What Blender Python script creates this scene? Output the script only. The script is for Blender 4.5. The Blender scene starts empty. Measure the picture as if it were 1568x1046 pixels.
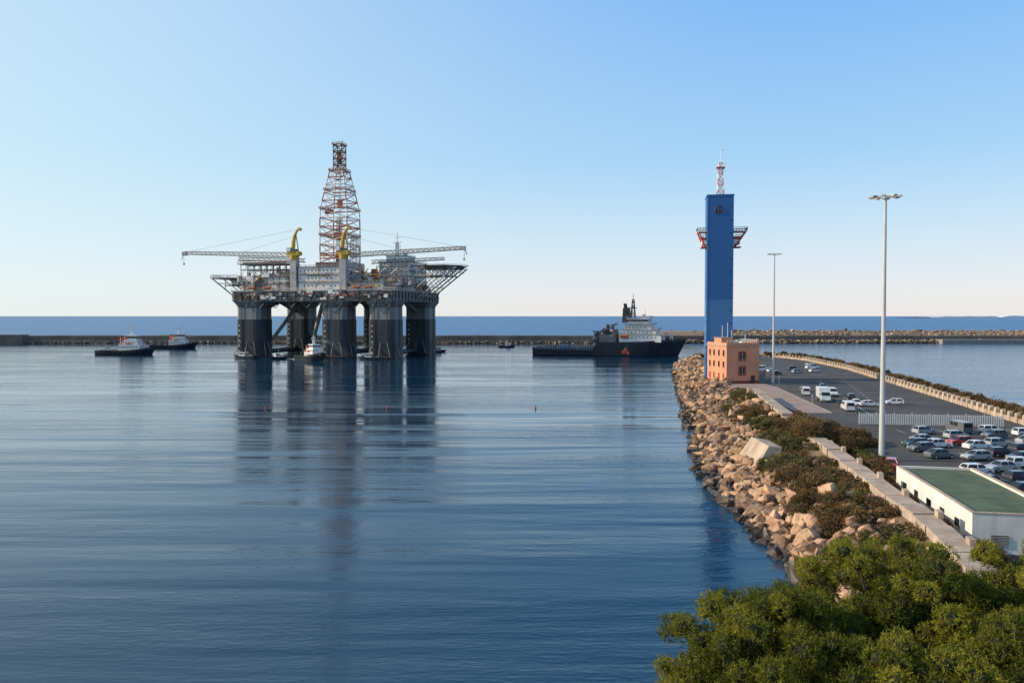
import bpy, bmesh, math, random
import numpy as np
from mathutils import Vector, Matrix
random.seed(7); rng=np.random.default_rng(7)
scene=bpy.context.scene
R=math.radians

# ------------------------------------------------------------------ materials
def M(name,col,rough=.7,var=.18,scale=1.0,bump=0.0,metal=0.0,stretch=(1,1,1),col2=None,island=0.0,spec=.4,streak=0.0):
    m=bpy.data.materials.new(name); m.use_nodes=True
    nt=m.node_tree; n=nt.nodes; l=nt.links
    b=n['Principled BSDF']; b.inputs['Roughness'].default_value=rough; b.inputs['Metallic'].default_value=metal
    b.inputs['Specular IOR Level'].default_value=spec
    tc=n.new('ShaderNodeTexCoord'); mp=n.new('ShaderNodeMapping'); mp.inputs['Scale'].default_value=stretch
    l.new(tc.outputs['Object'],mp.inputs[0])
    nz=n.new('ShaderNodeTexNoise'); nz.inputs['Scale'].default_value=scale; nz.inputs['Detail'].default_value=6
    nz.inputs['Roughness'].default_value=.65
    l.new(mp.outputs[0],nz.inputs['Vector'])
    cr=n.new('ShaderNodeValToRGB'); e=cr.color_ramp.elements
    e[0].position=.32; e[1].position=.68
    c2=col2 if col2 else tuple(min(1,c*(1+var)) for c in col)
    c1=col if col2 else tuple(c*(1-var) for c in col)
    e[0].color=(*c1,1); e[1].color=(*c2,1)
    l.new(nz.outputs['Fac'],cr.inputs[0]); out=cr.outputs[0]
    if streak>0:   # rust / dirt runs down vertical faces
        m2=n.new('ShaderNodeMapping'); m2.inputs['Scale'].default_value=(1.1,1.1,.09); l.new(tc.outputs['Object'],m2.inputs[0])
        n2=n.new('ShaderNodeTexNoise'); n2.inputs['Scale'].default_value=.8; n2.inputs['Detail'].default_value=5; l.new(m2.outputs[0],n2.inputs['Vector'])
        r2=n.new('ShaderNodeMapRange'); r2.inputs['From Min'].default_value=.52; r2.inputs['From Max'].default_value=.72; r2.inputs['To Max'].default_value=streak
        l.new(n2.outputs['Fac'],r2.inputs['Value'])
        mx=n.new('ShaderNodeMix'); mx.data_type='RGBA'; l.new(r2.outputs[0],mx.inputs[0]); l.new(out,mx.inputs[6]); mx.inputs[7].default_value=(.10,.05,.03,1)
        out=mx.outputs[2]
    if island>0:
        g=n.new('ShaderNodeNewGeometry'); mr=n.new('ShaderNodeMapRange')
        mr.inputs['To Min'].default_value=1-island; mr.inputs['To Max'].default_value=1+island
        l.new(g.outputs['Random Per Island'],mr.inputs['Value'])
        hs=n.new('ShaderNodeHueSaturation'); l.new(mr.outputs[0],hs.inputs['Value']); l.new(out,hs.inputs['Color'])
        out=hs.outputs[0]
    l.new(out,b.inputs['Base Color'])
    if bump>0:
        nb=n.new('ShaderNodeTexNoise'); nb.inputs['Scale'].default_value=scale*4; nb.inputs['Detail'].default_value=5
        l.new(mp.outputs[0],nb.inputs['Vector'])
        bp=n.new('ShaderNodeBump'); bp.inputs['Strength'].default_value=1; bp.inputs['Distance'].default_value=bump
        l.new(nb.outputs['Fac'],bp.inputs['Height']); l.new(bp.outputs[0],b.inputs['Normal'])
    return m

m_glass=M('window_glass',(.02,.025,.03),.12,.2,2)
m_white=M('white_paint',(.76,.73,.68),.5,.10,.5)
m_dirtywhite=M('weathered_white',(.64,.59,.52),.6,.25,.4,streak=.45)
m_grey=M('grey_steel',(.20,.18,.165),.6,.35,.3,streak=.5)
m_lgrey=M('light_grey_steel',(.42,.395,.36),.6,.25,.3,streak=.35)
m_dark=M('dark_steel',(.05,.042,.038),.6,.4,.4)
m_rust=M('rusty_steel',(.36,.12,.065),.75,.35,.5)
m_dwhite=M('derrick_white',(.72,.66,.60),.6,.15,.5)
m_yellow=M('yellow_paint',(.55,.36,.05),.5,.15,.4)
m_orange=M('orange_paint',(.6,.13,.05),.5,.15,.4)
m_red=M('red_paint',(.45,.05,.035),.5,.15,.6)
m_colup=M('column_upper_paint',(.19,.20,.205),.55,.25,.12,stretch=(1,1,.3),streak=.35)
m_collow=M('column_lower_paint',(.022,.030,.042),.5,.45,.15,stretch=(1,1,.2),streak=.35)
m_blue=M('tower_blue',(.022,.115,.33),.5,.10,.05,stretch=(1,1,.3))
m_blue2=M('tower_pale_blue',(.05,.17,.38),.5,.07,.1)
m_hull=M('ship_hull_black',(.016,.020,.032),.45,.4,.2,streak=.3)
m_deck=M('ship_deck',(.07,.10,.105),.7,.3,.4)
m_salmon=M('salmon_render',(.62,.27,.155),.88,.12,.25,.01)
m_terra=M('terracotta_trim',(.26,.06,.04),.8,.15,.5)
m_conc=M('concrete',(.42,.325,.245),.9,.30,.35,.05,streak=.3)
m_concd=M('grey_concrete',(.25,.23,.21),.9,.25,.4,.03)
m_bw=M('breakwater_concrete',(.15,.125,.105),.9,.4,.06,streak=.4)
m_asph=M('asphalt',(.068,.062,.058),.88,.32,.10,.004)
m_pave=M('pavement_tiles',(.32,.235,.20),.85,.2,.3,.004)
m_line=M('road_paint',(.5,.5,.48),.7,.25,2)
m_green=M('green_roof_felt',(.085,.12,.07),.9,.3,.3)
m_wall=M('whitewashed_wall',(.68,.66,.60),.8,.15,.4,.01,streak=.18)
m_pole=M('galvanised_pole',(.5,.5,.48),.5,.1,.5)
m_rubber=M('tyre_rubber',(.02,.02,.02),.8,.2,2)
m_rock=M('quarry_rock',(.22,.12,.065),.92,.3,.55,.16,col2=(.48,.31,.195),island=.5)
m_wet=M('wet_rock',(.03,.023,.018),.5,.3,.8,.08,col2=(.08,.06,.045),island=.4)
m_rock2=M('brown_rock',(.17,.115,.075),.92,.3,.5,.10,col2=(.34,.25,.17),island=.4)
m_soil=M('dry_soil',(.12,.078,.046),.95,.3,.3,.10,col2=(.25,.17,.105))
m_hazy_coast=M('distant_coast',(.78,.80,.82),1,.10,.002)  # distance haze put into the base colour, paler than bare land
m_foam=M('churned_foam',(.55,.62,.68),.7,.2,.6,.03)
m_spray=M('spray_droplets',(.8,.82,.84),.4,.1,1)

def leafmat(name,dark,light,trans=.25):
    m=bpy.data.materials.new(name); m.use_nodes=True
    nt=m.node_tree;n=nt.nodes;l=nt.links;b=n['Principled BSDF'];o=n['Material Output']
    b.inputs['Roughness'].default_value=.6; b.inputs['Specular IOR Level'].default_value=.2
    a=n.new('ShaderNodeAttribute'); a.attribute_name='tint'
    cr=n.new('ShaderNodeValToRGB'); cr.color_ramp.elements[0].color=(*dark,1); cr.color_ramp.elements[1].color=(*light,1)
    l.new(a.outputs['Fac'],cr.inputs[0]); l.new(cr.outputs[0],b.inputs['Base Color'])
    t=n.new('ShaderNodeBsdfTranslucent'); l.new(cr.outputs[0],t.inputs['Color'])
    mx=n.new('ShaderNodeMixShader'); mx.inputs[0].default_value=trans
    l.new(b.outputs[0],mx.inputs[1]); l.new(t.outputs[0],mx.inputs[2]); l.new(mx.outputs[0],o.inputs['Surface'])
    return m
m_pine=leafmat('pine_needles',(.045,.07,.009),(.30,.28,.032),.40)
m_shrub=leafmat('shrub_leaves_brown',(.075,.048,.02),(.23,.14,.055),.2)
m_shrubg=leafmat('shrub_leaves_green',(.06,.06,.018),(.19,.16,.06),.2)
m_core=M('dark_filler_core',(.02,.024,.008),1,.3,2)  # opaque dark blobs added inside foliage to block the view through it
m_bark=M('pine_bark',(.10,.065,.045),.95,.3,3,.03)

# ------------------------------------------------------------------ mesh builder
def empty(name,loc=(0,0,0),rz=0):
    e=bpy.data.objects.new(name,None); e.empty_display_size=1
    e.location=loc; e.rotation_euler=(0,0,rz); scene.collection.objects.link(e); return e
class MB:
    def __init__(s): s.v=[];s.f=[];s.m=[];s.mats=[]
    def mi(s,m):
        if m not in s.mats: s.mats.append(m)
        return s.mats.index(m)
    def add(s,vs,fs,m):
        o=len(s.v); s.v+= [tuple(v) for v in vs]; k=s.mi(m)
        for f in fs: s.f.append([i+o for i in f]); s.m.append(k)
    def box(s,c,d,m,rz=0,top=None):
        x,y,z=[k/2 for k in d]; t=top if top else (1,1)
        ca,sa=math.cos(rz),math.sin(rz); vs=[]
        for zz,kx,ky in((-z,1,1),(z,t[0],t[1])):
            for a,b in((-x,-y),(x,-y),(x,y),(-x,y)):
                a*=kx;b*=ky
                vs.append((c[0]+a*ca-b*sa,c[1]+a*sa+b*ca,c[2]+zz))
        s.add(vs,[(3,2,1,0),(4,5,6,7),(0,1,5,4),(1,2,6,5),(2,3,7,6),(3,0,4,7)],m)
    def b2(s,x0,x1,y0,y1,z0,z1,m): s.box(((x0+x1)/2,(y0+y1)/2,(z0+z1)/2),(abs(x1-x0),abs(y1-y0),abs(z1-z0)),m)
    def cyl(s,p,q,r0,r1,m,n=10):
        p=Vector(p);q=Vector(q);d=q-p
        if d.length<1e-5:return
        d.normalize(); u=d.orthogonal().normalized(); w=d.cross(u)
        vs=[];
        for c,r in((p,r0),(q,r1)):
            for i in range(n):
                a=2*math.pi*i/n+math.pi/n; vs.append(c+u*math.cos(a)*r+w*math.sin(a)*r)
        fs=[(i,(i+1)%n,n+(i+1)%n,n+i) for i in range(n)]+[tuple(range(n-1,-1,-1)),tuple(range(n,2*n))]
        s.add(vs,fs,m)
    def beam(s,p,q,w,m): s.cyl(p,q,w*.7,w*.7,m,4)
    def prism(s,pts,z0,z1,m,top=None):
        n=len(pts); t=top if top else pts
        vs=[(x,y,z0) for x,y in pts]+[(x,y,z1) for x,y in t]
        s.add(vs,[(i,(i+1)%n,n+(i+1)%n,n+i) for i in range(n)]+[tuple(range(n-1,-1,-1)),tuple(range(n,2*n))],m)
    def ysweep(s,prof,y0,y1,m,inset=0):
        n=len(prof); vs=[(x,y0,z) for x,z in prof]+[(x,y1,z) for x,z in prof]
        s.add(vs,[(i,(i+1)%n,n+(i+1)%n,n+i) for i in range(n)]+[tuple(range(n-1,-1,-1)),tuple(range(n,2*n))],m)
    def rail(s,pts,h,m,w=.12,step=3):
        for a,b in zip(pts[:-1],pts[1:]):
            a=Vector(a);b=Vector(b);L=(b-a).length;k=max(1,int(L/step))
            for f in(.5,1): s.beam(a+Vector((0,0,h*f)),b+Vector((0,0,h*f)),w,m)
            for i in range(k+1):
                p=a.lerp(b,i/k); s.beam(p,p+Vector((0,0,h)),w,m)
    def lattice(s,lv,cx,cy,w,ms,brace=.6):
        def cor(z,h): return [Vector((cx+a*h,cy+b*h,z)) for a,b in((-1,-1),(1,-1),(1,1),(-1,1))]
        for i in range(len(lv)-1):
            A=cor(*lv[i]);B=cor(*lv[i+1]); m=ms[i%len(ms)]; m2=ms[(i+1)%len(ms)]
            for k in range(4):
                s.beam(A[k],B[k],w,m); s.beam(B[k],B[(k+1)%4],w*.8,m2)
                s.beam(A[k],B[(k+1)%4],w*brace,m2); s.beam(A[(k+1)%4],B[k],w*brace,m)
    def truss(s,p,q,h,n,w,m,hend=None):
        p=Vector(p);q=Vector(q);d=(q-p).normalized();side=d.cross(Vector((0,0,1))).normalized();up=side.cross(d)
        he=hend if hend is not None else h
        def st(t):
            c=p.lerp(q,t);hh=h+(he-h)*t
            return c-side*hh*.5,c+side*hh*.5,c+up*hh
        pr=st(0)
        for i in range(1,n+1):
            cu=st(i/n)
            for k in range(3): s.beam(pr[k],cu[k],w,m)
            s.beam(pr[2],cu[0],w*.6,m);s.beam(pr[0],cu[2],w*.6,m);s.beam(pr[1],cu[2],w*.6,m);s.beam(cu[0],cu[1],w*.6,m)
            s.beam(cu[0],cu[2],w*.6,m)
            pr=cu
    def mesh(s,name,smooth=False):
        me=bpy.data.meshes.new(name); me.from_pydata(s.v,[],s.f)
        for m in s.mats: me.materials.append(m)
        me.polygons.foreach_set('material_index',s.m)
        if smooth: me.polygons.foreach_set('use_smooth',[True]*len(s.f))
        me.update(); return me
    def out(s,name,parent=None,bevel=0,loc=(0,0,0),rz=0,smooth=False):
        me=s.mesh(name,smooth); o=bpy.data.objects.new(name,me); o.location=loc;o.rotation_euler=(0,0,rz)
        if bevel:
            b=o.modifiers.new('b','BEVEL'); b.width=bevel;b.segments=2;b.limit_method='ANGLE'
        if parent: o.parent=parent
        scene.collection.objects.link(o); return o

def npmesh(name,V,F,mats,tint=None,mi=None,smooth=False,parent=None):
    me=bpy.data.meshes.new(name); nv=len(V);nf=len(F);k=F.shape[1]
    me.vertices.add(nv); me.vertices.foreach_set('co',V.astype(np.float32).ravel())
    me.loops.add(nf*k); me.loops.foreach_set('vertex_index',F.astype(np.int32).ravel())
    me.polygons.add(nf); me.polygons.foreach_set('loop_start',np.arange(0,nf*k,k,dtype=np.int32))
    me.polygons.foreach_set('loop_total',np.full(nf,k,dtype=np.int32))
    for m in mats: me.materials.append(m)
    if mi is not None: me.polygons.foreach_set('material_index',mi.astype(np.int32))
    me.polygons.foreach_set('use_smooth',np.full(nf,smooth))
    me.update(calc_edges=True)
    if tint is not None:
        a=me.attributes.new('tint','FLOAT','POINT'); a.data.foreach_set('value',tint.astype(np.float32))
    o=bpy.data.objects.new(name,me); 
    if parent:o.parent=parent
    scene.collection.objects.link(o); return o

# ------------------------------------------------------------------ terrain description
SY =[-60,0,  15, 30, 45, 62,  73,  83, 100, 122,164,200,229,316,380,405,425]
SXW=[-14,-5, 2,  9, 19, 25.5,27.3,27.5,28.5,30.6,38.3,45,50.7,67,80,90,112]
SXC=[ 10,14, 18,24, 30, 35.2,38,  39.5,42.5,46.8,54.5,61.5,66,80,90,100,118]
SXR=[ 58,70, 74,77, 80, 83.5,86,88, 91, 96,104,112,118,136,143,140,126]
def itp(a,y): return float(np.interp(y,SY,a))
def sst(a,b,x):
    t=min(1,max(0,(x-a)/(b-a))); return t*t*(3-2*t)
def crest(y): return 4.3-1.7*sst(196,212,y)
def ground(x,y):
    xw,xc,xr=itp(SXW,y),itp(SXC,y),itp(SXR,y)
    hill=sst(56,18,y) if y<56 else 0
    if x<=xw: z=-(xw-x)*.6
    elif x<xc: z=crest(y)*((x-xw)/(xc-xw))**.85
    elif x<xc+2.4: z=crest(y)
    elif x<xc+4: z=crest(y)+(2.5-crest(y))*(x-xc-2.4)/1.6
    elif x<=xr: z=2.5
    else: z=2.5-(x-xr)*.6
    if x>xw: z+=hill*6.5*sst(0,10,x-xw)
    return z
ys=np.arange(-60,428,3.0)
rows=[]
for y in ys:
    xw,xc,xr=itp(SXW,y),itp(SXC,y),itp(SXR,y)
    xs=[xw-12,xw-5,xw]+[xw+(xc-xw)*t for t in(.12,.25,.4,.55,.7,.85,.97)]+[xc,xc+2.4,xc+4.0]+[xc+4+(xr-xc-4)*t for t in(.1,.2,.35,.5,.65,.8,.9)]+[xr,xr+6,xr+12]
    rows.append([(x,y,ground(x+ (1e-4),y)+(random.uniform(-.25,.25) if xw+1<x<xc-1 else 0)) for x in xs])
nc=len(rows[0]); V=np.array(rows).reshape(-1,3)
V=np.vstack([V,[((rows[-1][10][0]),438,-4) for p in rows[-1]]])
F=[]
for i in range(len(rows)):
    for j in range(nc-1):
        a=i*nc+j; F.append((a,a+1,a+nc+1,a+nc))
npmesh('ground',V,np.array(F),[m_soil])

# ------------------------------------------------------------------ sea
def sea():
    m=bpy.data.materials.new('sea_water'); m.use_nodes=True
    nt=m.node_tree;n=nt.nodes;l=nt.links;b=n['Principled BSDF']
    b.inputs['IOR'].default_value=1.333
    g=n.new('ShaderNodeNewGeometry')
    def noise(sx,sy,rot,amp,detail=3,dist=0):
        mp=n.new('ShaderNodeMapping'); mp.inputs['Scale'].default_value=(sx,sy,1); mp.inputs['Rotation'].default_value=(0,0,R(rot))
        l.new(g.outputs['Position'],mp.inputs[0])
        t=n.new('ShaderNodeTexNoise'); t.inputs['Scale'].default_value=1;t.inputs['Detail'].default_value=detail;t.inputs['Distortion'].default_value=dist
        l.new(mp.outputs[0],t.inputs['Vector'])
        k=n.new('ShaderNodeMath');k.operation='MULTIPLY';k.inputs[1].default_value=amp
        l.new(t.outputs['Fac'],k.inputs[0]); return k.outputs[0]
    def add(a,c):
        k=n.new('ShaderNodeMath');k.operation='ADD';l.new(a,k.inputs[0]);l.new(c,k.inputs[1]);return k.outputs[0]
    def mul(a,c):
        k=n.new('ShaderNodeMath');k.operation='MULTIPLY';l.new(a,k.inputs[0]);l.new(c,k.inputs[1]);return k.outputs[0]
    def mr(a,f0,f1,t0,t1):
        k=n.new('ShaderNodeMapRange');k.interpolation_type='SMOOTHSTEP'
        for i,vv in zip(('From Min','From Max','To Min','To Max'),(f0,f1,t0,t1)):k.inputs[i].default_value=vv
        l.new(a,k.inputs['Value']);return k.outputs[0]
    swell=noise(.009,.095,2,.52,2,.3)
    chop=noise(.09,.45,-6,.115,3)
    rip=noise(.9,2.6,8,.034,4)
    patch=mr(noise(.007,.03,0,1,2),.36,.62,.35,1.35)
    inner=add(swell,mul(add(chop,rip),patch))
    sep=n.new('ShaderNodeSeparateXYZ');l.new(g.outputs['Position'],sep.inputs[0])
    outer=add(noise(.05,.16,10,1.6,5),noise(.4,.9,-15,.25,3))
    fac=mr(sep.outputs['Y'],690,760,0,1)
    east=mr(sep.outputs['X'],128,150,0,.35)
    mxm=n.new('ShaderNodeMath');mxm.operation='MAXIMUM';l.new(fac,mxm.inputs[0]);l.new(east,mxm.inputs[1])
    h=add(inner,mul(outer,mxm.outputs[0]))
    bp=n.new('ShaderNodeBump');bp.inputs['Strength'].default_value=1;bp.inputs['Distance'].default_value=1
    l.new(h,bp.inputs['Height']);l.new(bp.outputs[0],b.inputs['Normal'])
    rr=mr(mxm.outputs[0],0,1,.05,.35);l.new(rr,b.inputs['Roughness'])
    mc=n.new('ShaderNodeMix');mc.data_type='RGBA';l.new(mxm.outputs[0],mc.inputs[0])
    mc.inputs[6].default_value=(.003,.036,.075,1);mc.inputs[7].default_value=(.025,.12,.28,1)
    l.new(mc.outputs[2],b.inputs['Base Color'])
    return m
m_sea=sea()
S=70000
ysx=[-400,0,200,500,1000,4000,S]; xsx=[-S,-4000,-1000,0,1000,4000,S]
V=np.array([(x,y,0) for y in ysx for x in xsx]);F=[]
for i in range(6):
    for j in range(6): a=i*7+j;F.append((a,a+1,a+8,a+7))
npmesh('sea_water',V,np.array(F),[m_sea])

# ------------------------------------------------------------------ rocks
def rockvar(seed):
    r=random.Random(seed); bm=bmesh.new()
    for _ in range(14):
        v=Vector((r.gauss(0,1),r.gauss(0,1),r.gauss(0,1))).normalized()*r.uniform(.72,1.1)
        bm.verts.new((v.x*1.15,v.y*.85,v.z*.75))
    res=bmesh.ops.convex_hull(bm,input=bm.verts)
    bmesh.ops.delete(bm,geom=[e for e in res['geom_interior'] if isinstance(e,bmesh.types.BMVert)],context='VERTS')
    bmesh.ops.bevel(bm,geom=bm.edges[:],offset=.07,segments=1,affect='EDGES',clamp_overlap=True)
    bmesh.ops.triangulate(bm,faces=bm.faces[:])
    bmesh.ops.subdivide_edges(bm,edges=[e for e in bm.edges if e.calc_length()>.45],cuts=1)
    bmesh.ops.triangulate(bm,faces=bm.faces[:])
    for v in bm.verts: v.co*=1+r.uniform(-.05,.05)
    bm.verts.index_update()
    V=np.array([v.co[:] for v in bm.verts]);F=np.array([[v.index for v in f.verts] for f in bm.faces]);bm.free();return V,F
RV=[rockvar(i) for i in range(18)]
def rocks(name,items,mats,wet=.7):
    Vs=[];Fs=[];Ms=[];o=0
    for (x,y,z,s) in items:
        V,F=RV[random.randrange(18)]
        q=Matrix.Rotation(random.uniform(0,6.28),3,'Z')@Matrix.Rotation(random.uniform(-.8,.8),3,'X')@Matrix.Rotation(random.uniform(-.8,.8),3,'Y')
        sc=np.array([random.uniform(.75,1.4),random.uniform(.7,1.2),random.uniform(.7,1.25)])*s
        P=(V*sc)@np.array(q).T+np.array((x,y,z)); Vs.append(P);Fs.append(F+o);o+=len(P)
        fz=P[F].mean(axis=1)[:,2]; Ms.append((fz<wet+.3*random.random()).astype(int) if len(mats)>1 else np.zeros(len(F)))
    return npmesh(name,np.vstack(Vs),np.vstack(Fs),mats,mi=np.concatenate(Ms))
it=[];y=52
while y<426:
    xw,xc=itp(SXW,y),itp(SXC,y); W=xc-xw
    lim=.66 if y<150 else .95
    for k in range(int(3+W*(.80 if y<150 else .42))):
        t=random.uniform(-.10,lim)
        if random.random()<.25: t=random.uniform(-.12,.15)
        x=xw+W*t; s=random.choice([.22,.3,.38,.5,.6,.75,.95,1.25])*random.uniform(.8,1.2)
        if y>230:s*=1.4
        elif y>150: s*=1.15
        it.append((x,y+random.uniform(-.6,.6),max(-.4,ground(x,y))+s*random.uniform(.15,.6),s))
    y+=.60 if y<150 else 1.1
for k in range(420):
    y=random.uniform(60,205);xw,xc=itp(SXW,y),itp(SXC,y);x=xw+(xc-xw)*random.uniform(.5,.95);s=random.uniform(.15,.6)
    it.append((x,y,ground(x,y)+s*.2,s))
rocks('riprap_rocks',it,[m_rock,m_wet],.8)
it=[]
for k in range(1700):
    y=random.uniform(120,428); xr=itp(SXR,y); x=xr+random.uniform(1.0,9); s=random.uniform(.6,1.6)
    it.append((x,y,max(-.3,3.6-(x-xr-1)*.5)+random.uniform(-.2,.4),s))
rocks('outer_riprap_rocks',it,[m_rock2,m_wet],.5)

# ------------------------------------------------------------------ breakwater
e=empty('harbour_breakwater')
b=MB()
def bwseg(b,x0,x1,y0,prof,m):
    n=len(prof); vs=[(x0,y0+a,z) for a,z in prof]+[(x1,y0+a,z) for a,z in prof]
    b.add(vs,[(i,(i+1)%n,n+(i+1)%n,n+i) for i in range(n)]+[tuple(range(n)),tuple(range(2*n-1,n-1,-1))],m)
x=-900
while x<900:
    L=random.uniform(18,30)
    top=6.8+random.uniform(-.15,.15)
    bwseg(b,x,x+L-.2,694,[(0,-2),(0,2.2),(3.5,2.3),(3.6,top-1),(4.2,top),(12,top),(22,-2)],m_bw)
    x+=L
bwseg(b,-620,-430,688,[(0,-2),(0,7.6),(9,7.6),(9,-2)],m_bw)
b.out('caisson_wall',e)
b=MB(); bwseg(b,120,1100,702,[(0,-2),(0,6),(8,9.5),(18,10.5),(40,-2)],m_rock2)
bwseg(b,375,1100,682,[(0,-2),(0,3.4),(11.8,3.5),(11.8,-2)],m_concd); b.out('rock_core',e)
it=[]
for k in range(2600):
    x=random.uniform(118,560);t=random.random();s=random.uniform(1.0,2.4)
    f=min(1,(x-118)/60); it.append((x,699+16*t,(4.3+6.0*t)*(.55+.45*f)+random.uniform(-.4,.6),s))
for k in range(700):
    it.append((random.uniform(118,375),692+random.uniform(-3,2),random.uniform(0,2.5),random.uniform(1,2)))
for k in range(900):
    it.append((random.uniform(-620,118),693.5+random.uniform(-2,1),random.uniform(-.3,1.4),random.uniform(.7,1.4)))
r=rocks('armour_rocks',it,[m_rock2]);r.parent=e

b=MB(); xs=[4800+i*90 for i in range(50)]
hs=[8+12*abs(math.sin(i*.35))*min(1,i/8)+random.uniform(0,14) for i in range(50)]
for i in range(49):
    b.add([(xs[i],9000,0),(xs[i+1],9000,0),(xs[i+1],9000,hs[i+1]),(xs[i],9000,hs[i]),(xs[i],9900,0),(xs[i+1],9900,0)],[(0,1,2,3),(3,2,5,4)],m_hazy_coast)
b.out('distant_coast')

# ------------------------------------------------------------------ oil rig
rig=empty('oil_rig',(-108.7,485,0),R(-14))
def oct_(cx,cy,h,ch):
    return [(cx-h+ch,cy-h),(cx+h-ch,cy-h),(cx+h,cy-h+ch),(cx+h,cy+h-ch),(cx+h-ch,cy+h),(cx-h+ch,cy+h),(cx-h,cy+h-ch),(cx-h,cy-h+ch)]
COL=[(-39,-28),(16,-28),(45,-28),(-39,28),(16,28),(45,28)]
b=MB()
for cx,cy in COL:
    b.prism(oct_(cx,cy,7.9,2),-3,22,m_collow); b.prism(oct_(cx,cy,7.7,2),22,29.5,m_colup)
    b.prism(oct_(cx,cy,7.7,2),29.5,32.4,m_colup,top=oct_(cx,cy,9.4,2))
    for zz in(7,14): b.prism(oct_(cx,cy,8.02,2.05),zz,zz+.25,m_dark)
    b.prism(oct_(cx,cy,7.9,2.05),29.2,29.5,m_dark)
    for k in range(6):
        b.b2(cx-5.6,cx-4.9,cy-7.96,cy-7.90,3+k*3,3.9+k*3,m_dirtywhite)
    for dx in(-3.6,4):
        b.beam((cx+dx,cy-8.1,0),(cx+dx,cy-8.1,32),.22,m_dark)
    b.beam((cx+8.1,cy+1,0),(cx+8.1,cy+1,32),.22,m_dark)
    for dx in(-7,0,7):
        b.beam((cx+dx*.6,cy-8.1,9),(cx+dx,cy-11,1),.35,m_grey);b.beam((cx+dx,cy-11,1),(cx+dx,cy-8,1),.4,m_rust)
    for dy in(-6,0,6):
        b.beam((cx+8.1,cy+dy*.6,9),(cx+11,cy+dy,1),.35,m_grey)
    b.beam((cx-7,cy-11,1),(cx+7,cy-11,1),.5,m_dark)
b.out('columns',rig)
b=MB()
for cy in(-28,28):
    b.prism([(-56,cy-8),(-52,cy-11),(54,cy-11),(60,cy-7),(60,cy+7),(54,cy+11),(-52,cy+11),(-56,cy+8)],-9,-2,m_collow)
for cx in(-39,16,45):
    b.cyl((cx,-21,2.5),(cx,21,2.5),1.5,1.5,m_collow,12)
    b.cyl((cx,-20,27),(cx,0,33),1.1,1.1,m_colup,10);b.cyl((cx,20,27),(cx,0,33),1.1,1.1,m_colup,10)
b.cyl((-31,28,8),(-14,10,33),1.3,1.3,m_lgrey,10);b.cyl((-31,-22,10),(-20,-8,33),1.1,1.1,m_grey,10)
b.out('braces_and_pontoons',rig)
b=MB()
b.b2(-48,54,-37,37,32.4,38.2,m_grey)
b.b2(-48.6,54.6,-37.6,37.6,38.2,38.8,m_lgrey); b.b2(-48.3,54.3,-37.3,37.3,35,35.4,m_dark)
for i in range(21):
    x=-47+i*5+random.uniform(-.6,.6); b.b2(x,x+.35,-37.5,-37,32.6,38.1,m_dark if i%3 else m_lgrey)
for i in range(15):
    y=-36+i*5; b.b2(54,54.5,y,y+.35,32.6,38.1,m_dark)
for i in range(70):
    x=random.uniform(-46,50);w=random.uniform(.8,4);z=random.uniform(33,37);b.b2(x,x+w,-38.3-random.random()*.3,-37.5,z,z+random.uniform(.5,2.4),random.choice([m_grey,m_dark,m_dark,m_lgrey,m_rust,m_white,m_dirtywhite]))
for i in range(10):
    x=-44+i*10; b.beam((x,-37,32.5),(x+4,-37,28.6),.35,m_dark);b.beam((x+4,-37,28.6),(x+8,-37,32.5),.35,m_dark)
b.rail([(-48.4,-37.5,38.8),(54.4,-37.5,38.8),(54.4,37,38.8)],1.3,m_dirtywhite,.14,3)
b.out('deck_hull',rig)
b=MB()
pal=[m_grey,m_lgrey,m_white,m_dark,m_rust,m_dirtywhite,m_dirtywhite,m_grey,m_white,m_dark]
def module(x0,x1,y0,y1,z0,z1,m,win=False,levels=3):
    b.b2(x0,x1,y0,y1,z0,z1,m)
    for k in range(levels):
        z=z0+(z1-z0)*(k+1)/levels
        b.b2(x0-.5,x1+.5,y0-.7,y1+.7,z,z+.25,m_grey)
        b.rail([(x0-.4,y0-.6,z),(x1+.4,y0-.6,z),(x1+.4,y1,z)],1.2,m_lgrey,.14,2.5)
        if win:
            zc=z-(z1-z0)/levels*.45
            n=int((x1-x0)/2.4)
            for i in range(n):
                if random.random()<.25: continue
                xx=x0+1+i*(x1-x0-1.5)/n; b.b2(xx,xx+.7,y0-.08,y0,zc-.4,zc+.4,m_glass)
            n=int((y1-y0)/2.4)
            for i in range(n):
                yy=y0+1+i*(y1-y0-1.5)/n; b.b2(x1,x1+.08,yy,yy+.7,zc-.4,zc+.4,m_glass)
module(-6,19.5,-35,-14,38.8,52,m_white,True,3)
module(27,47,4,33,38.8,57,m_white,True,6)
module(30,42,8,26,57.3,61,m_white,True,1)
module(-44,-30,-33,-20,38.8,44,m_grey);module(-28,-14,-34,-18,38.8,46.5,m_dirtywhite,False,2)
module(-42,-20,-10,20,38.8,49,m_grey,False,3);module(24,44,-33,-18,38.8,43,m_dirtywhite,False,2)
module(-18,0,8,34,38.8,51,m_lgrey,False,3);module(2,22,10,34,38.8,47,m_grey,False,2)
for i in range(440):
    x=random.uniform(-47,52);y=random.uniform(-36,35);w,d,h=random.uniform(.6,4),random.uniform(.8,4),random.uniform(.8,4)
    if -8<x+w and x<21 and y<-30 and random.random()<.8: continue
    lim=51 if x<22 else 45
    z=38.8+random.random()**1.6*(lim-40)
    b.b2(x,min(x+w,53.5),y,y+d,38.8 if random.random()<.4 else z,min(lim+2,z+h),random.choice(pal))
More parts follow.
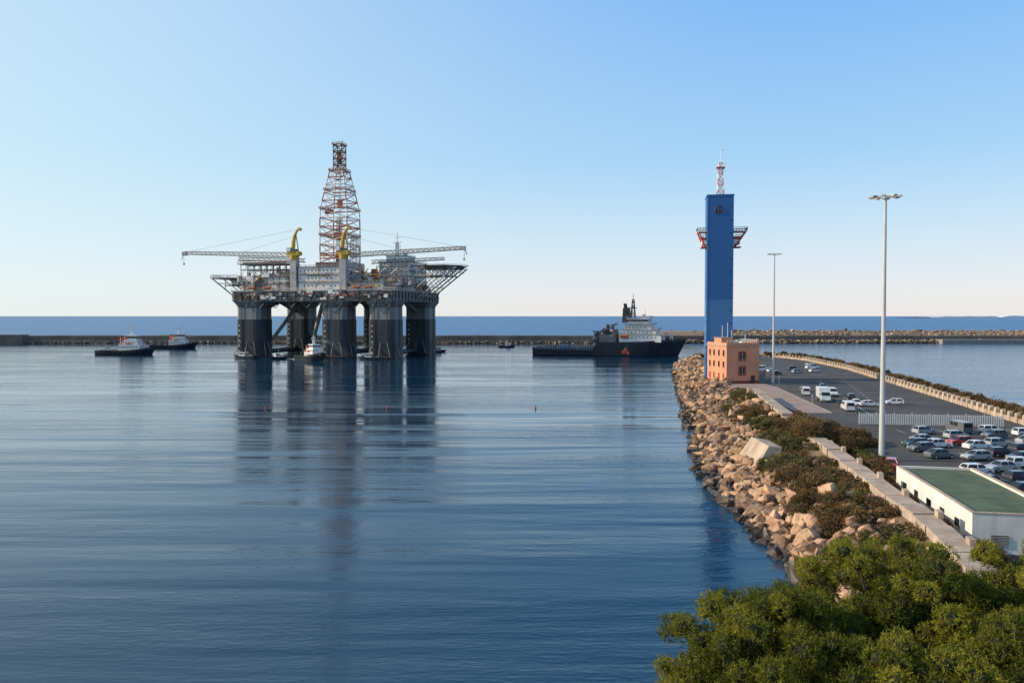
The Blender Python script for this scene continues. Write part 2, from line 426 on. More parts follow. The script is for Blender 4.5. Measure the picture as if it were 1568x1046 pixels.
for i in range(460):
    x=random.uniform(-46,50);y=random.uniform(-37,20);z=random.uniform(39,50)
    dx,dy,dz=random.choice([(random.uniform(3,12),0,0),(0,random.uniform(3,12),0),(0,0,random.uniform(2,8)),(random.uniform(2,5),0,random.uniform(2,5))])
    b.beam((x,y,z),(min(x+dx,54),y+dy,z+dz),random.uniform(.15,.4),random.choice([m_lgrey,m_dark,m_rust,m_dirtywhite,m_grey,m_yellow]))
for i in range(14):
    x=random.uniform(-44,-10);y=random.uniform(-35,-10); b.cyl((x,y,38.8),(x,y,random.uniform(44,52)),random.uniform(.5,1.3),.8,random.choice(pal),10)
for y in(-34,-26):
    for k in range(9):
        x=-44+k*4.2; b.beam((x,y,38.8),(x,y,54),.4,m_grey)
        b.beam((x,y,47),(x+4.2,y,54),.25,m_grey)
    for z in(47,51,54): b.beam((-44,y,z),(-10,y,z),.4,m_grey)
b.b2(-46,-12,-34.5,-25,54.2,54.7,m_grey); b.rail([(-46,-34.4,54.7),(-12,-34.4,54.7)],1.3,m_rust,.16,2)
for k in range(18): b.cyl((-44+random.random()*2,-34+k*.5,55.0),(-14-random.random()*8,-34+k*.5,55.0),.22,.22,random.choice([m_rust,m_lgrey,m_dark]),6)
for x in(-36,-26,30,37):
    b.cyl((x,-38.6,40.3),(x+4,-38.6,40.3),.8,.8,m_rust,10);b.cyl((x-1,-38.6,40.3),(x,-38.6,40.3),.3,.8,m_rust,10)
    b.beam((x,-36,42.4),(x,-39,42.4),.25,m_lgrey);b.beam((x+4,-36,42.4),(x+4,-39,42.4),.25,m_lgrey)
b.b2(-30,-25,-35,-30,46.5,49,m_white);b.b2(-40,-37,-35,-31,44,47.5,m_white)
for dx in range(9): b.b2(0+dx*1.6,.9+dx*1.6,-35.12,-35.02,46.8,47.8,m_dark)
b.out('topside_modules',rig)
b=MB()
for cx in(-9,22):
    b.box((cx,-34,44.5),(4.0,4.0,24),m_lgrey); b.cyl((cx,-34,56.5),(cx,-34,59),2.4,2.9,m_yellow,14)
    b.box((cx,-34,60.0),(7.2,4.6,2.2),m_yellow);b.box((cx-2.4,-36,62.2),(2.4,1.8,2.4),m_white)
    b.box((cx,-34,61.8),(3.6,3,1.4),m_grey)
    p=[Vector((cx-1.3,-34,61)),Vector((cx-.6,-34,66.5)),Vector((cx,-34,70)),Vector((cx+1.6,-34,73)),Vector((cx+3.6,-34,74.2))]
    for k in range(4): b.cyl(p[k],p[k+1],1.35-.22*k,1.35-.22*(k+1),m_yellow,8)
    b.beam((cx+2.6,-34,61),(cx+1,-34,71),.5,m_yellow); b.cyl((cx+3.5,-35,73.9),(cx+3.5,-33,73.9),.9,.9,m_yellow,10)
b.truss((-13,-34,58.2),(-82,-34,61.0),2.5,22,.40,m_lgrey,1.6)
b.truss((26,-34,57.4),(93,-34,60.4),2.5,22,.40,m_lgrey,1.6)
b.truss((-10,-20,56),(-48,-30,57),2.0,12,.35,m_grey)
b.truss((26,-5,55.5),(68,8,58),2.0,13,.3,m_grey,1.5)
for t,q in(((-8.5,-34,70),(-45,-34,61.0)),((-6,-34,74),(-80,-34,62.3)),((22.5,-34,70),(58,-34,60.6)),((25.5,-34,74),(91,-34,62))):
    b.beam(t,q,.08,m_dark)
for x,z in((-82,60.7),(93,60.4)):
    sg=-1 if x<0 else 1
    b.box((x,-34,z+.6),(2.6,2,2.2),m_lgrey);b.beam((x+sg*1,-34,z),(x+sg*2.2,-34,z-3),.3,m_dark);b.beam((x+sg*.6,-34,z),(x+sg*.6,-34,z-5.5),.16,m_dark);b.box((x+sg*.6,-34,z-5.5),(.9,.6,1.3),m_yellow)
b.out('cranes',rig)
b=MB(); dx,dy=3,0
b.b2(dx-11,dx+11,dy-11,dy+11,52.5,56.5,m_lgrey)
for a in(-10,10):
    for c in(-10,10): b.beam((dx+a,dy+c,38.8),(dx+a,dy+c,56),1.4,m_grey)
for k in range(22): b.b2(dx-10.6+k,dx-10.3+k,dy-11.3,dy-11,52.6,56.4,m_dark if k%2 else m_rust)
lv=[(56.5,9.0),(62,9.0),(67.4,9.0),(72.8,9.0),(78.2,9.0),(83.6,8.9),(89,8.8)]
b.lattice(lv,dx,dy,.64,[m_dwhite,m_rust,m_dwhite],.48)
for z in(58.5,60.2): b.b2(dx-9.2,dx+9.2,dy-9.4,dy-9.2,z,z+.8,m_rust)
lv=[(89,8.8),(94,7.9),(99,7.0),(104,6.1),(108.5,5.2),(112.5,4.4)]
b.lattice(lv,dx,dy,.56,[m_dwhite,m_rust,m_dwhite],.48)
lv=[(112.5,2.9),(116.5,2.8),(120.5,2.8),(124.5,2.8),(128.5,2.8)]
b.lattice(lv,dx,dy,.5,[m_rust,m_dark],.5)
for z,h in((73,9.5),(89,9.4),(100.5,7.3),(112.5,5.0),(128.5,3.4)):
    for (x0,x1,y0,y1) in((-h,h,-h,-h+1.2),(-h,h,h-1.2,h),(-h,-h+1.2,-h+1.2,h-1.2),(h-1.2,h,-h+1.2,h-1.2)): b.b2(dx+x0,dx+x1,dy+y0,dy+y1,z,z+.35,m_rust)
    b.rail([(dx-h,dy+h,z),(dx-h,dy-h,z),(dx+h,dy-h,z),(dx+h,dy+h,z)],1.3,m_rust,.18,2.5)
b.b2(dx-3,dx+3,dy-3,dy+3,71,75,m_rust);b.b2(dx-6,dx-2,dy-8,dy-5,86,88.6,m_rust)
b.b2(dx-2,dx+2,dy-2,dy+2,57,66,m_dark);b.box((dx,dy,93),(2.4,2.4,5),m_rust);b.box((dx,dy,121),(1.6,1.6,7),m_dark)
for a in(-.5,.5): b.beam((dx+a,dy,66),(dx+a,dy,126),.22,m_dark)
for a in(-2,0,2): b.beam((dx+a,dy,129),(dx+a,dy,131.5+a*.3),.2,m_lgrey)
for k in range(6): b.cyl((dx-6+k*.8,dy+6,57),(dx-5+k*.7,dy+6,86),.18,.18,m_dark,6)
b.lattice([(56,2.2),(64,2.0),(72,1.6)],dx+11.5,dy-4,.3,[m_lgrey])
b.out('derrick',rig)
b=MB()
b.b2(-66,-48,-32,-12,46.2,46.9,m_grey);b.rail([(-48,-32,46.9),(-66,-32,46.9),(-66,-12,46.9)],1.5,m_lgrey,.18,2.2)
for y in(-31,-13):
    b.beam((-65,y,46),(-48,y,33.5),.7,m_lgrey);b.beam((-58,y,46),(-48,y,39),.45,m_lgrey);b.beam((-56.5,y,39.8),(-56.5,y,46),.4,m_lgrey);b.beam((-48,y,43),(-62,y,43.5),.4,m_lgrey)
b.b2(-58,-48,-30,-20,42,42.5,m_dark);b.box((-53,-25,44),(4,4,3),m_dirtywhite)
hc=(66,8);hr=15
pts=[(hc[0]+hr*math.cos(math.pi/8+k*math.pi/4),hc[1]+hr*math.sin(math.pi/8+k*math.pi/4)) for k in range(8)]
pts2=[(hc[0]+(hr+1.6)*math.cos(math.pi/8+k*math.pi/4),hc[1]+(hr+1.6)*math.sin(math.pi/8+k*math.pi/4)) for k in range(8)]
b.prism(pts,53.3,54.2,m_dark);
for k in range(8):
    a,c=pts2[k],pts2[(k+1)%8];b.beam((*a,54.6),(*c,54.6),.2,m_lgrey);b.beam((*pts[k],53.8),(*a,54.6),.2,m_lgrey)
for y in(-3,4,12,20):
    b.beam((52,y,52.7),(79,y,52.7),.4,m_lgrey);b.beam((52,y,48),(72,y,48.3),.35,m_lgrey)
    b.beam((54,y,34),(78,y,52.5),.6,m_lgrey);b.beam((54,y,41),(68,y,52.5),.4,m_lgrey)
    for x in(54,59,64,69,74): b.beam((x,y,52.6),(x+2.5,y,48 if x<72 else 50),.28,m_lgrey);b.beam((x,y,52.6),(x,y,48 if x<72 else 50),.28,m_lgrey)
    for k in range(1,5): b.beam((54+k*4.5,y,34+k*3.5),(54+(k-1)*4.5,y,43+k*2.2),.25,m_lgrey)
for z in(36,41,48): b.beam((56+(z-34)*1.1,-3,z),(56+(z-34)*1.1,20,z),.3,m_lgrey)
b.lattice([(61,.9),(66,.8),(70,.7)],34,16,.22,[m_lgrey]);b.beam((34,16,70),(34,16,77),.3,m_dirtywhite);b.beam((31,16,70),(37,16,70),.25,m_dirtywhite);b.beam((32,16,73),(36,16,73),.2,m_dirtywhite)
b.beam((36,16,61),(36,16,69),.2,m_white);b.cyl((40,14,61),(40,14,64),1.4,1.4,m_white,12)
b.out('helideck_and_platforms',rig)

# ------------------------------------------------------------------ vessels
def hull(b,L,B,deck,m,mdk,draft=2.0,full=.55,stripe=None,n=18,bul=1.0):
    st=[]
    for i in range(n+1):
        t=i/n; x=-L/2+L*t
        w=B/2*(.86+.14*min(1,t*5)) if t<full else B/2*max(.02,1-((t-full)/(1-full))**2.4)
        dz=deck(t); fl=.0 if t<full else (t-full)/(1-full)
        xw=x-(L*.05*fl)
        st.append([(x,w,dz+bul),(x,w,dz),(xw,w*(.95-.25*fl),.25),(xw,w*(.93-.27*fl),0),(xw,w*.5,-draft)])
    for i in range(n):
        for sgn in(1,-1):
            A=[(p[0],p[1]*sgn,p[2]) for p in st[i]];C=[(p[0],p[1]*sgn,p[2]) for p in st[i+1]]
            for k in range(4):
                mm=stripe if (stripe and k==2) else m
                f=(0,1,2,3) if sgn<0 else (3,2,1,0)
                b.add([A[k+1],C[k+1],C[k],A[k]],[f],mm)
        b.add([(st[i][1][0],-st[i][1][1],st[i][1][2]),(st[i+1][1][0],-st[i+1][1][1],st[i+1][1][2]),(st[i+1][1][0],st[i+1][1][1],st[i+1][1][2]),(st[i][1][0],st[i][1][1],st[i][1][2])],[(0,1,2,3)],mdk)
    s0=st[0]; b.add([(p[0],-p[1],p[2]) for p in s0]+[(p[0],p[1],p[2]) for p in s0[::-1]],[tuple(range(10))],m)
    s1=st[-1]; b.add([(p[0],-p[1],p[2]) for p in s1]+[(p[0],p[1],p[2]) for p in s1[::-1]],[tuple(range(9,-1,-1))],m)
def wins(b,x0,x1,y0,y1,z,m=m_glass,h=.9,w=1.0,gap=1.6,pr=.06):
    for yy in(y0-pr,y1):
        k=int((x1-x0-.6)/gap)
        for i in range(k): xx=x0+.6+i*gap; b.b2(xx,xx+w,yy,yy+pr,z,z+h,m)
    k=int((y1-y0-.6)/gap)
    for xx in(x0-pr,x1):
        for i in range(k): ya=y0+.6+i*gap; b.b2(xx,xx+pr,ya,ya+w,z,z+h,m)
def tug(L,B,name,loc,rz,hm=m_hull,sup=m_white,acc=m_orange,spray=False):
    e=empty(name,loc,rz); b=MB()
    hull(b,L,B,lambda t:1.7+2.2*max(0,(t-.45)/.55)**1.6,hm,m_deck,1.5,.6)
    for i in range(9):
        x=-L*.4+i*L*.09
        for s in(1,-1): b.cyl((x,s*(B/2-.02),1.8),(x,s*(B/2+.35),1.8),.6,.6,m_rubber,10)
    b.cyl((L*.47,-1.5,3.7),(L*.47,1.5,3.7),.8,.8,m_rubber,10)
    b.out('hull',e)
    b=MB(); s=L/32
    b.b2(-3*s,9*s,-B*.33,B*.33,1.9,5.0*s+.4,sup);wins(b,-3*s,9*s,-B*.33,B*.33,3.8*s,w=.7,h=.7)
    b.b2(-1*s,7.5*s,-B*.27,B*.27,5.0*s+.4,7.4*s+.4,sup);wins(b,-1*s,7.5*s,-B*.27,B*.27,6.0*s+.3,w=.7,h=.7)
    b.box((4*s,0,8.6*s+.4),(5.5*s,B*.42,2.4*s),sup,top=(1.12,1.1)); b.b2(1.0*s,7.0*s,-B*.235,B*.235,8.5*s+.4,9.4*s+.4,m_glass)
    b.b2(.6*s,7.6*s,-B*.25,B*.25,9.8*s+.4,10.1*s+.4,sup)
    for y in(-B*.2,B*.2):
        b.cyl((-1.8*s,y,5.0*s),(-1.8*s,y,9.4*s),.8*s,.65*s,acc,12);b.cyl((-1.8*s,y,9.4*s),(-1.8*s,y,10.1*s),.67*s,.6*s,m_dark,12)
    b.lattice([(10.1*s+.4,.5),(13*s,.4),(16*s,.25)],3*s,0,.14,[sup]);b.beam((3*s,0,16*s),(3*s,0,19.5*s),.12,sup);b.beam((3*s,-1.6,13.5*s),(3*s,1.6,13.5*s),.14,sup);b.box((3*s,0,14.4*s),(.5,2.4,.35),sup)
    b.cyl((-7*s,-1.2,2.4),(-7*s,1.2,2.4),1.1,1.1,m_grey,12);b.beam((-11*s,-2,1.8),(-11*s,-2,4.1),.4,m_grey);b.beam((-11*s,2,1.8),(-11*s,2,4.1),.4,m_grey);b.beam((-11*s,-2,4.1),(-11*s,2,4.1),.4,m_grey)
    b.cyl((11.5*s,-1,3.8),(11.5*s,1,3.8),.9,.9,m_grey,12); b.cyl((1*s,-B*.3,6.0*s),(3.6*s,-B*.3,6.0*s),.5,.5,m_orange,8)
    b.rail([(-3*s,-B*.33,5.0*s+.4),(9*s,-B*.33,5.0*s+.4),(9*s,B*.33,5.0*s+.4)],1,sup,.08,1.5)
    b.out('superstructure',e)
    b=MB()
    for i in range(60):
        t=random.random(); x=-L*.5-t*L*.55;yy=random.uniform(-1,1)*(B*.3+t*2.5);w=random.uniform(.3,1.5)*(1.1-t)
        b.prism([(x+w*1.6*math.cos(a)*random.uniform(.7,1.2),yy+w*.7*math.sin(a)*random.uniform(.7,1.2)) for a in [k*math.pi/4 for k in range(8)]],-.1,.05+.01*(i%9),m_foam)
    b.out('wake',e)
    if spray:   # water-cannon jets: droplets following a falling arc
        b=MB(); ca,sa=math.cos(-rz),math.sin(-rz)
        for jet,(vx,vy) in enumerate(((1.0,.1),(1.0,-.25))):
            for i in range(1100):
                t=random.random()**.8; D=20*t; sp=.15+1.5*t
                wx=D*vx+random.gauss(0,sp*.6);wy=D*vy+random.gauss(0,sp*.6);zz=10+6.5*t-14.5*t*t+random.gauss(0,sp*.7)
                if zz<.1: continue
                px,py=wx*ca-wy*sa,wx*sa+wy*ca; r=random.uniform(.05,.11)
                b.add([(px+r,py,zz),(px-r,py,zz+r*.5),(px,py+r,zz-r),(px,py-r,zz+r)],[(0,1,2),(0,2,3),(0,3,1),(1,3,2)],m_spray)
        b.out('water_cannon_spray',e)
    return e
tug(37,10.5,'tugboat',(-240,488,0),R(-6))
tug(33,10,'tugboat',(-250,580,0),R(3))
tug(27,9.5,'tugboat',(-108,422,0),R(-50),spray=True)
def workboat(name,loc,rz,L=12,c=m_orange):
    b=MB();hull(b,L,L*.32,lambda t:1.0+.8*max(0,t-.5),c,m_deck,.6,.5,n=10,bul=.3)
    b.b2(-L*.05,L*.22,-L*.11,L*.11,1.1,3.2,m_white);wins(b,-L*.05,L*.22,-L*.11,L*.11,2.1,h=.7,w=.7,gap=1)
    b.b2(-L*.08,L*.26,-L*.13,L*.13,3.2,3.35,m_white);b.beam((0,0,3.3),(0,0,6),.12,m_white);b.box((-L*.3,0,1.6),(L*.15,L*.2,1),m_grey)
    b.out(name,None,loc=loc,rz=rz)
workboat('workboat',(-4,600,0),R(5),13,m_hull)
workboat('workboat',(-78,432,0),R(170),14,m_hull)
workboat('workboat',(-50,520,0),R(20),13,m_hull)
workboat('workboat',(-152,446,0),R(160),15,m_hull)
workboat('workboat',(-130,436,0),R(-140),10,m_hull)
workboat('workboat',(-95,540,0),R(10),12,m_orange)

ship=empty('offshore_supply_ship',(59,478,0),R(-20))
b=MB()
def sdeck(t): return 3.4+ (3.9*sst(.41,.46,t)) + 2.2*max(0,(t-.6)/.4)**1.5
hull(b,93,18,sdeck,m_hull,m_deck,3,.66,n=60,bul=1.2)
for i in range(24): b.b2(-44+i*1.55,-43.75+i*1.55,-9.12,-8.95,3.4,5.8,m_lgrey)
b.beam((-44,-9.05,5.8),(-7,-9.05,5.8),.3,m_grey);b.beam((-44,-9.05,4.0),(-7,-9.05,4.0),.25,m_blue)
b.out('hull',ship)
b=MB()
b.b2(-4,6,-7.5,7.5,8,13.0,m_grey);b.b2(-7,-3,-6,6,8,11,m_dark);b.b2(-2,5,-5,5,13.0,16.0,m_grey);b.b2(-6,-4,-7,-3,6,14,m_blue2)
for s in(-1,1):
    b.cyl((-5,s*7,5.5),(-5,s*7,15),.7,.6,m_dark,10)
    b.cyl((1,s*6.6,13),(1,s*6.6,19),1.1,.9,m_dark,10)
b.beam((-5,-7,14.5),(-5,7,14.5),.5,m_dark);b.truss((-3,-7,14),(7,-7.5,19),1.2,6,.25,m_grey)
for k in range(30):
    x=random.uniform(-8,6);b.box((x,random.uniform(-7.6,-5),random.uniform(8,17)),(random.uniform(.5,2.5),1,random.uniform(.4,2)),random.choice([m_grey,m_dark,m_dirtywhite,m_rust,m_lgrey]))
b.b2(8,33,-7.6,7.6,8.5,12.9,m_white);wins(b,8,33,-7.6,7.6,11,h=.7,w=.7,gap=2.3)
b.b2(10,30,-7.4,7.4,12.9,15.8,m_white);wins(b,10,30,-7.4,7.4,14.0,h=.7,w=.7,gap=2.3)
b.b2(11,27,-7,7,15.8,18.8,m_white);wins(b,11,27,-7,7,16.9,h=.7,w=.7,gap=2.3)
b.box((19,0,20.6),(11,13.4,3.2),m_white,top=(1.08,1.05));b.b2(13.1,25.1,-7.0,7.0,20.8,21.7,m_glass)
b.b2(12.5,26,-8,8,22.3,22.7,m_white)
for z,x0,x1 in((12.9,8,35),(15.8,9,31),(18.8,10,28),(22.7,12,26)):
    b.b2(x0,x1,-8.0,8.0,z,z+.22,m_lgrey);b.rail([(x0,-7.9,z+.2),(x1,-7.9,z+.2),(x1,7.9,z+.2)],1.1,m_lgrey,.10,1.8)
b.box((11,0,24.5),(4,8,9),m_dark,top=(.8,.8));
for y in(-2.5,0,2.5): b.cyl((10.5,y,29),(10,y,31.5),.6,.55,m_dark,10)
b.lattice([(22.9,1.3),(27,1.0),(31,.7),(34,.5)],15,0,.3,[m_dark]);b.beam((15,0,34),(15,0,37.5),.2,m_dark);b.beam((15,-3,31),(15,3,31),.25,m_dark);b.beam((12.5,0,29),(17.5,0,29),.3,m_dark);b.box((15,0,33),(.6,3.4,.5),m_white)
b.cyl((21,3,22.9),(21,3,25),1,1,m_white,12);b.beam((23,-4,22.9),(23,-4,28),.14,m_white)
b.cyl((9.5,-8.8,12.0),(13.5,-8.8,12.0),1.0,1.0,m_orange,10)
b.lattice([(9.6,.8),(14,.6),(17,.4)],38,0,.2,[m_white]);b.cyl((36,-2,10.2),(36,2,10.2),1,1,m_dark,10)
for i in range(60):
    x=random.uniform(-42,-8);b.box((x,random.uniform(-6.5,6.5),4.1+random.random()),(random.uniform(.8,4),random.uniform(.8,3),random.uniform(.6,2.8)),random.choice([m_grey,m_dark,m_rust,m_lgrey,m_lgrey,m_blue2]))
for p in((11,-9.3,2.6),(13.6,-9.3,2.2),(12.4,-9.3,4.2)): b.cyl((p[0],p[1]+.2,p[2]),(p[0],p[1]-.5,p[2]),1.1,1.1,m_orange,12)
b.out('superstructure',ship)

for x,y in((6.1,203),(-32.5,203),(-64,203)):
    b=MB();b.cyl((0,0,-.3),(0,0,.25),.24,.24,m_red,14);b.cyl((0,0,.25),(0,0,.75),.23,.08,m_red,14);b.cyl((0,0,.75),(0,0,1.0),.04,.04,m_dark,6);b.out('mooring_buoy',loc=(x,y,0))

# ------------------------------------------------------------------ control tower
tw=empty('harbour_control_tower',(70.3,267,2.5),R(-9.5))
b=MB()
zt=64.0-2.5
b.b2(-4.3,4.3,-4.3,4.3,0,9,m_blue);b.b2(-4.3,4.3,-4.3,4.3,9,27,m_blue2);b.b2(-4.3,4.3,-4.3,4.3,27,zt,m_blue)
b.b2(-4.45,4.45,-4.45,4.45,zt,zt+.5,m_blue)
b.b2(-4.36,-3.9,-4.36,-4.3,0,zt,m_blue2)
for k in range(13):
    z=6+k*4.3; b.b2(3.1,3.6,-4.36,-4.3,z,z+.4,m_dark); b.b2(4.3,4.36,-3.4,-2.6,z,z+1.1,m_glass); b.b2(-4.36,-4.3,-2,-1.2,z,z+1.1,m_glass)
for k in range(1,14): b.b2(-4.32,4.32,-4.32,4.32,k*4.3,k*4.3+.04,m_blue2)
b.out('tower_shaft',tw)
b=MB()
for k in range(20):
    a=2*math.pi*k/20;a2=2*math.pi*(k+1)/20
    b.beam((-.6+1.25*math.cos(a),-4.4,zt-4.6+1.25*math.sin(a)),(-.6+1.25*math.cos(a2),-4.4,zt-4.6+1.25*math.sin(a2)),.24,m_dark)
b.beam((-.6,-4.4,zt-5.6),(-.6,-4.4,zt-3.6),.26,m_dark);b.beam((-1.3,-4.4,zt-5),(.1,-4.4,zt-5),.24,m_dark);b.beam((-1.2,-4.4,zt-4.6),(-.6,-4.4,zt-5.4),.2,m_dark);b.beam((0,-4.4,zt-4.6),(-.6,-4.4,zt-5.4),.2,m_dark)
b.out('anchor_emblem',tw)
for nm,sg,W in(('balcony_left',-1,3.0),('balcony_right',1,4.6)):
    b=MB(); x0=sg*4.3;x1=sg*(4.3+W); z=49.8
    b.b2(x0,x1,-3.2,3.2,z,z+.35,m_white)
    b.rail([(x0,-3.1,z+.3),(x1,-3.1,z+.3),(x1,3.1,z+.3),(x0,3.1,z+.3)],1.1,m_dark,.1,.9)
    for y in(-2.9,2.9):
        b.beam((x1-sg*.4,y,z),(x0+sg*.6,y,z-5.2),.35,m_red);b.beam((x0+sg*.5,y,z-1.2),(x1-sg*.9,y,z-1.2),.25,m_white)
    b.b2(x0,x0+sg*W*.5,-2.4,2.4,z-4.2,z-2.6,m_white);b.b2(x0,x0+sg*(W*.55),-2.6,2.6,z-2.6,z-1.9,m_red);b.b2(x0,x0+sg*W*.6,-2.2,2.2,z-5.3,z-5.0,m_red)
    b.out(nm,tw)
b=MB()
b.lattice([(zt+.5,.95),(zt+2.4,.9),(zt+4.3,.85),(zt+6.2,.8),(zt+8.1,.75),(zt+10,.7),(zt+11.6,.7)],.3,0,.17,[m_red,m_white])
b.b2(-1.1,1.7,-1.3,1.3,zt+10,zt+10.2,m_red);b.rail([(-1.1,-1.3,zt+10.2),(1.7,-1.3,zt+10.2)],1,m_white,.1,.7);b.beam((.3,0,zt+11.6),(.3,0,zt+16.5),.10,m_white);b.beam((.3,0,zt+15.8),(1.3,0,zt+16.2),.06,m_dark)
b.box((-.9,-.6,zt+1.2),(.9,.9,1.4),m_white);b.beam((-.9,0,zt+.5),(-.9,0,zt+9),.1,m_white);b.beam((-1,0,zt+9.6),(1.7,0,zt+9.6),.1,m_white);b.beam((1.5,0,zt+.5),(1.5,0,zt+3.2),.09,m_dark)
b.out('lattice_mast',tw)

bd=empty('salmon_office_building',(68,248,2.5),R(12))
b=MB(); W,D,H=11.3,13.5,11.9
b.b2(0,W,0,D,0,H,m_salmon);b.b2(-.25,W+.25,-.25,D+.25,H,H+.35,m_conc)
b.b2(0,W,0,.3,H+.35,H+1.1,m_salmon);b.b2(0,.3,.3,D,H+.35,H+1.1,m_salmon);b.b2(W-.3,W,.3,D,H+.35,H+1.1,m_salmon)
b.b2(1.2,5.2,6,11,H+.35,H+2.4,m_salmon);b.b2(1,5.4,5.8,11.2,H+2.4,H+2.6,m_conc)
b.b2(W,W+3.5,2,9,0,3.6,m_concd);b.b2(-.06,W+.06,-.06,D+.06,0,.9,m_terra)
b.out('walls',bd)
b=MB()
for zf in(4.0,8.6):
    xc=5.4
    b.b2(xc-1.3,xc+1.3,-.12,-.002,zf-1.4,zf+1.6,m_terra);b.b2(xc-.7,xc+.7,-.18,-.12,zf-.9,zf+1.1,m_glass);b.b2(xc-.85,xc+.85,-.26,-.18,zf-1.05,zf-.9,m_conc)
    b.b2(xc-.04,xc+.04,-.2,-.18,zf-.9,zf+1.1,m_white)
b.b2(8.4,9.8,-.1,-.002,.1,2.6,m_dark)
for zf in(2.2,6,9.6):
    for yc in(2,5.2,8.6,11.5):
        b.b2(-.1,-.002,yc-.5,yc+.5,zf-.8,zf+1.0,m_terra if zf<3 else m_glass);b.b2(-.2,-.1,yc-.7,yc+.7,zf-1,zf-.85,m_conc)
b.out('windows_and_doors',bd)
b=MB();b.rail([(.2,.2,H+1.1),(W-.2,.2,H+1.1),(W-.2,D,H+1.1)],.9,m_white,.07,1.2)
for x,y,h in((2,7,6.5),(4.4,8,7.5),(8,3,3),(9.6,6,4),(6.4,9,5)): b.beam((x,y,H+.3),(x,y,H+h),.12,m_white)
b.cyl((7.6,5,H+.8),(7.6,4.2,H+1.4),.9,.2,m_white,14);b.box((9,9,H+1),(1.6,1.4,1.3),m_lgrey);b.box((6.8,7.5,H+.9),(1.2,1.2,1.1),m_white)
b.out('roof_equipment',bd)

# ------------------------------------------------------------------ lamp masts
def mast(loc,H=39.3):
    b=MB();b.cyl((0,0,0),(0,0,.5),.62,.62,m_concd,12);b.cyl((0,0,.5),(0,0,H*.5),.42,.30,m_pole,12);b.cyl((0,0,H*.5),(0,0,H),.30,.19,m_pole,12)
    b.cyl((0,0,H-.3),(0,0,H+.1),.5,.5,m_pole,12)
    for k in range(8):
        a=k*math.pi/4+.2;c,s=math.cos(a),math.sin(a)
        b.beam((0,0,H-.1),(c*1.7,s*1.7,H),.07,m_pole);b.box((c*1.85,s*1.85,H),(.75,.5,.24),m_lgrey,rz=a);b.box((c*1.85,s*1.85,H-.14),(.6,.38,.04),m_white,rz=a)
        a2=a+math.pi/4;b.beam((c*1.2,s*1.2,H),(math.cos(a2)*1.2,math.sin(a2)*1.2,H),.06,m_pole)
    b.beam((0,0,H),(0,0,H+.8),.05,m_pole);b.out('floodlight_mast',loc=loc)
mast((55,116,2.5),39.0);mast((82.8,248,2.5),41)

# ------------------------------------------------------------------ crest wall, pavements, lot
def strip(name,pl,pr,z,mat):
    vs=[]
    for (a,c) in zip(pl,pr): vs+= [(a[0],a[1],z),(c[0],c[1],z)]
    b=MB();b.add(vs,[(2*i,2*i+1,2*i+3,2*i+2) for i in range(len(pl)-1)],mat);b.out(name)
yy=[56,62,73,83,100,122,164,200,229,270,316,380,410]
strip('parking_lot',[(itp(SXC,y)+4.3,y) for y in yy],[(itp(SXR,y)-1.2,y) for y in yy],2.52,m_asph)
b=MB()
b.prism([(63.5,172),(70.5,172),(79.5,236),(80,247.5),(66,246),(66.2,210)],2.5,2.66,m_pave);b.out('pavement')
b=MB();b.beam((70.6,172,2.6),(79.6,236,2.6),.16,m_conc);b.out('kerb')
b=MB()
def wallrun(a,c,top0,top1,w=2.2):
    n=max(1,int((c-a)/4));
    for i in range(n):
        y0=a+(c-a)*i/n;y1=a+(c-a)*(i+1)/n-.08;j=random.uniform(-.12,.12)
        x0,x1=itp(SXC,y0)+random.uniform(-.1,.1),itp(SXC,y1)+random.uniform(-.1,.1)
        vs=[(x0,y0,1.5),(x0+w+.3,y0,1.5),(x1+w+.3,y1,1.5),(x1,y1,1.5),(x0,y0,top0+j),(x0+w,y0,top0+j),(x1+w,y1,top1+j),(x1,y1,top1+j)]
        b.add(vs,[(3,2,1,0),(4,5,6,7),(0,1,5,4),(1,2,6,5),(2,3,7,6),(3,0,4,7)],m_conc)
wallrun(54,118,5.2,5.2);wallrun(150,203,5.3,5.3)
wallrun(118,150,4.9,4.9)
for y in np.arange(55,117,9): b.box((itp(SXC,y)+2.1,y,5.45),(.5,1.2,.6),m_conc,rz=-.25)
b.out('sea_wall')
b=MB(); b.add([(34.8,112,1.6),(38.2,112,2.0),(38.6,121,2.6),(35.4,122,2.2),(37.2,113,5.2),(39.2,113,5.0),(39.6,121,4.8),(37.4,122,5.2)],[(3,2,1,0),(4,5,6,7),(0,1,5,4),(1,2,6,5),(2,3,7,6),(3,0,4,7)],m_conc);b.out('concrete_block',bevel=.08)
b=MB()
y=120
while y<408:
    x0=itp(SXR,y)-.8;x1=itp(SXR,y+3.4)-.8;dx=x1-x0;a=math.atan2(3.4,dx)
    b.box(((x0+x1)/2,y+1.7,2.95),(math.hypot(3.4,dx)-.05,.5,.9),m_conc,rz=a)
    b.box((x0,y,3.1),(1.5,.9,1.6),m_conc,rz=a,top=(.8,.8));b.cyl((x0-.35,y+.07,3.9),(x0+.35,y-.07,3.9),.66,.66,m_conc,12)
    y+=3.4
b.out('scalloped_parapet')
b=MB()
fa=Vector((69,155,2.5));fb=Vector((95,151,2.5));n=64
for i in range(n+1):
    p=fa.lerp(fb,i/n);b.box((p.x,p.y,3.65),(.22,.06,2.1),m_white,rz=-.15)
    if i%8==0:b.box((p.x,p.y+.12,3.75),(.14,.14,2.5),m_lgrey)
b.beam(fa+Vector((0,.08,.5)),fb+Vector((0,.08,.5)),.08,m_lgrey);b.beam(fa+Vector((0,.08,2)),fb+Vector((0,.08,2)),.08,m_lgrey);b.out('white_slatted_fence')
b=MB()
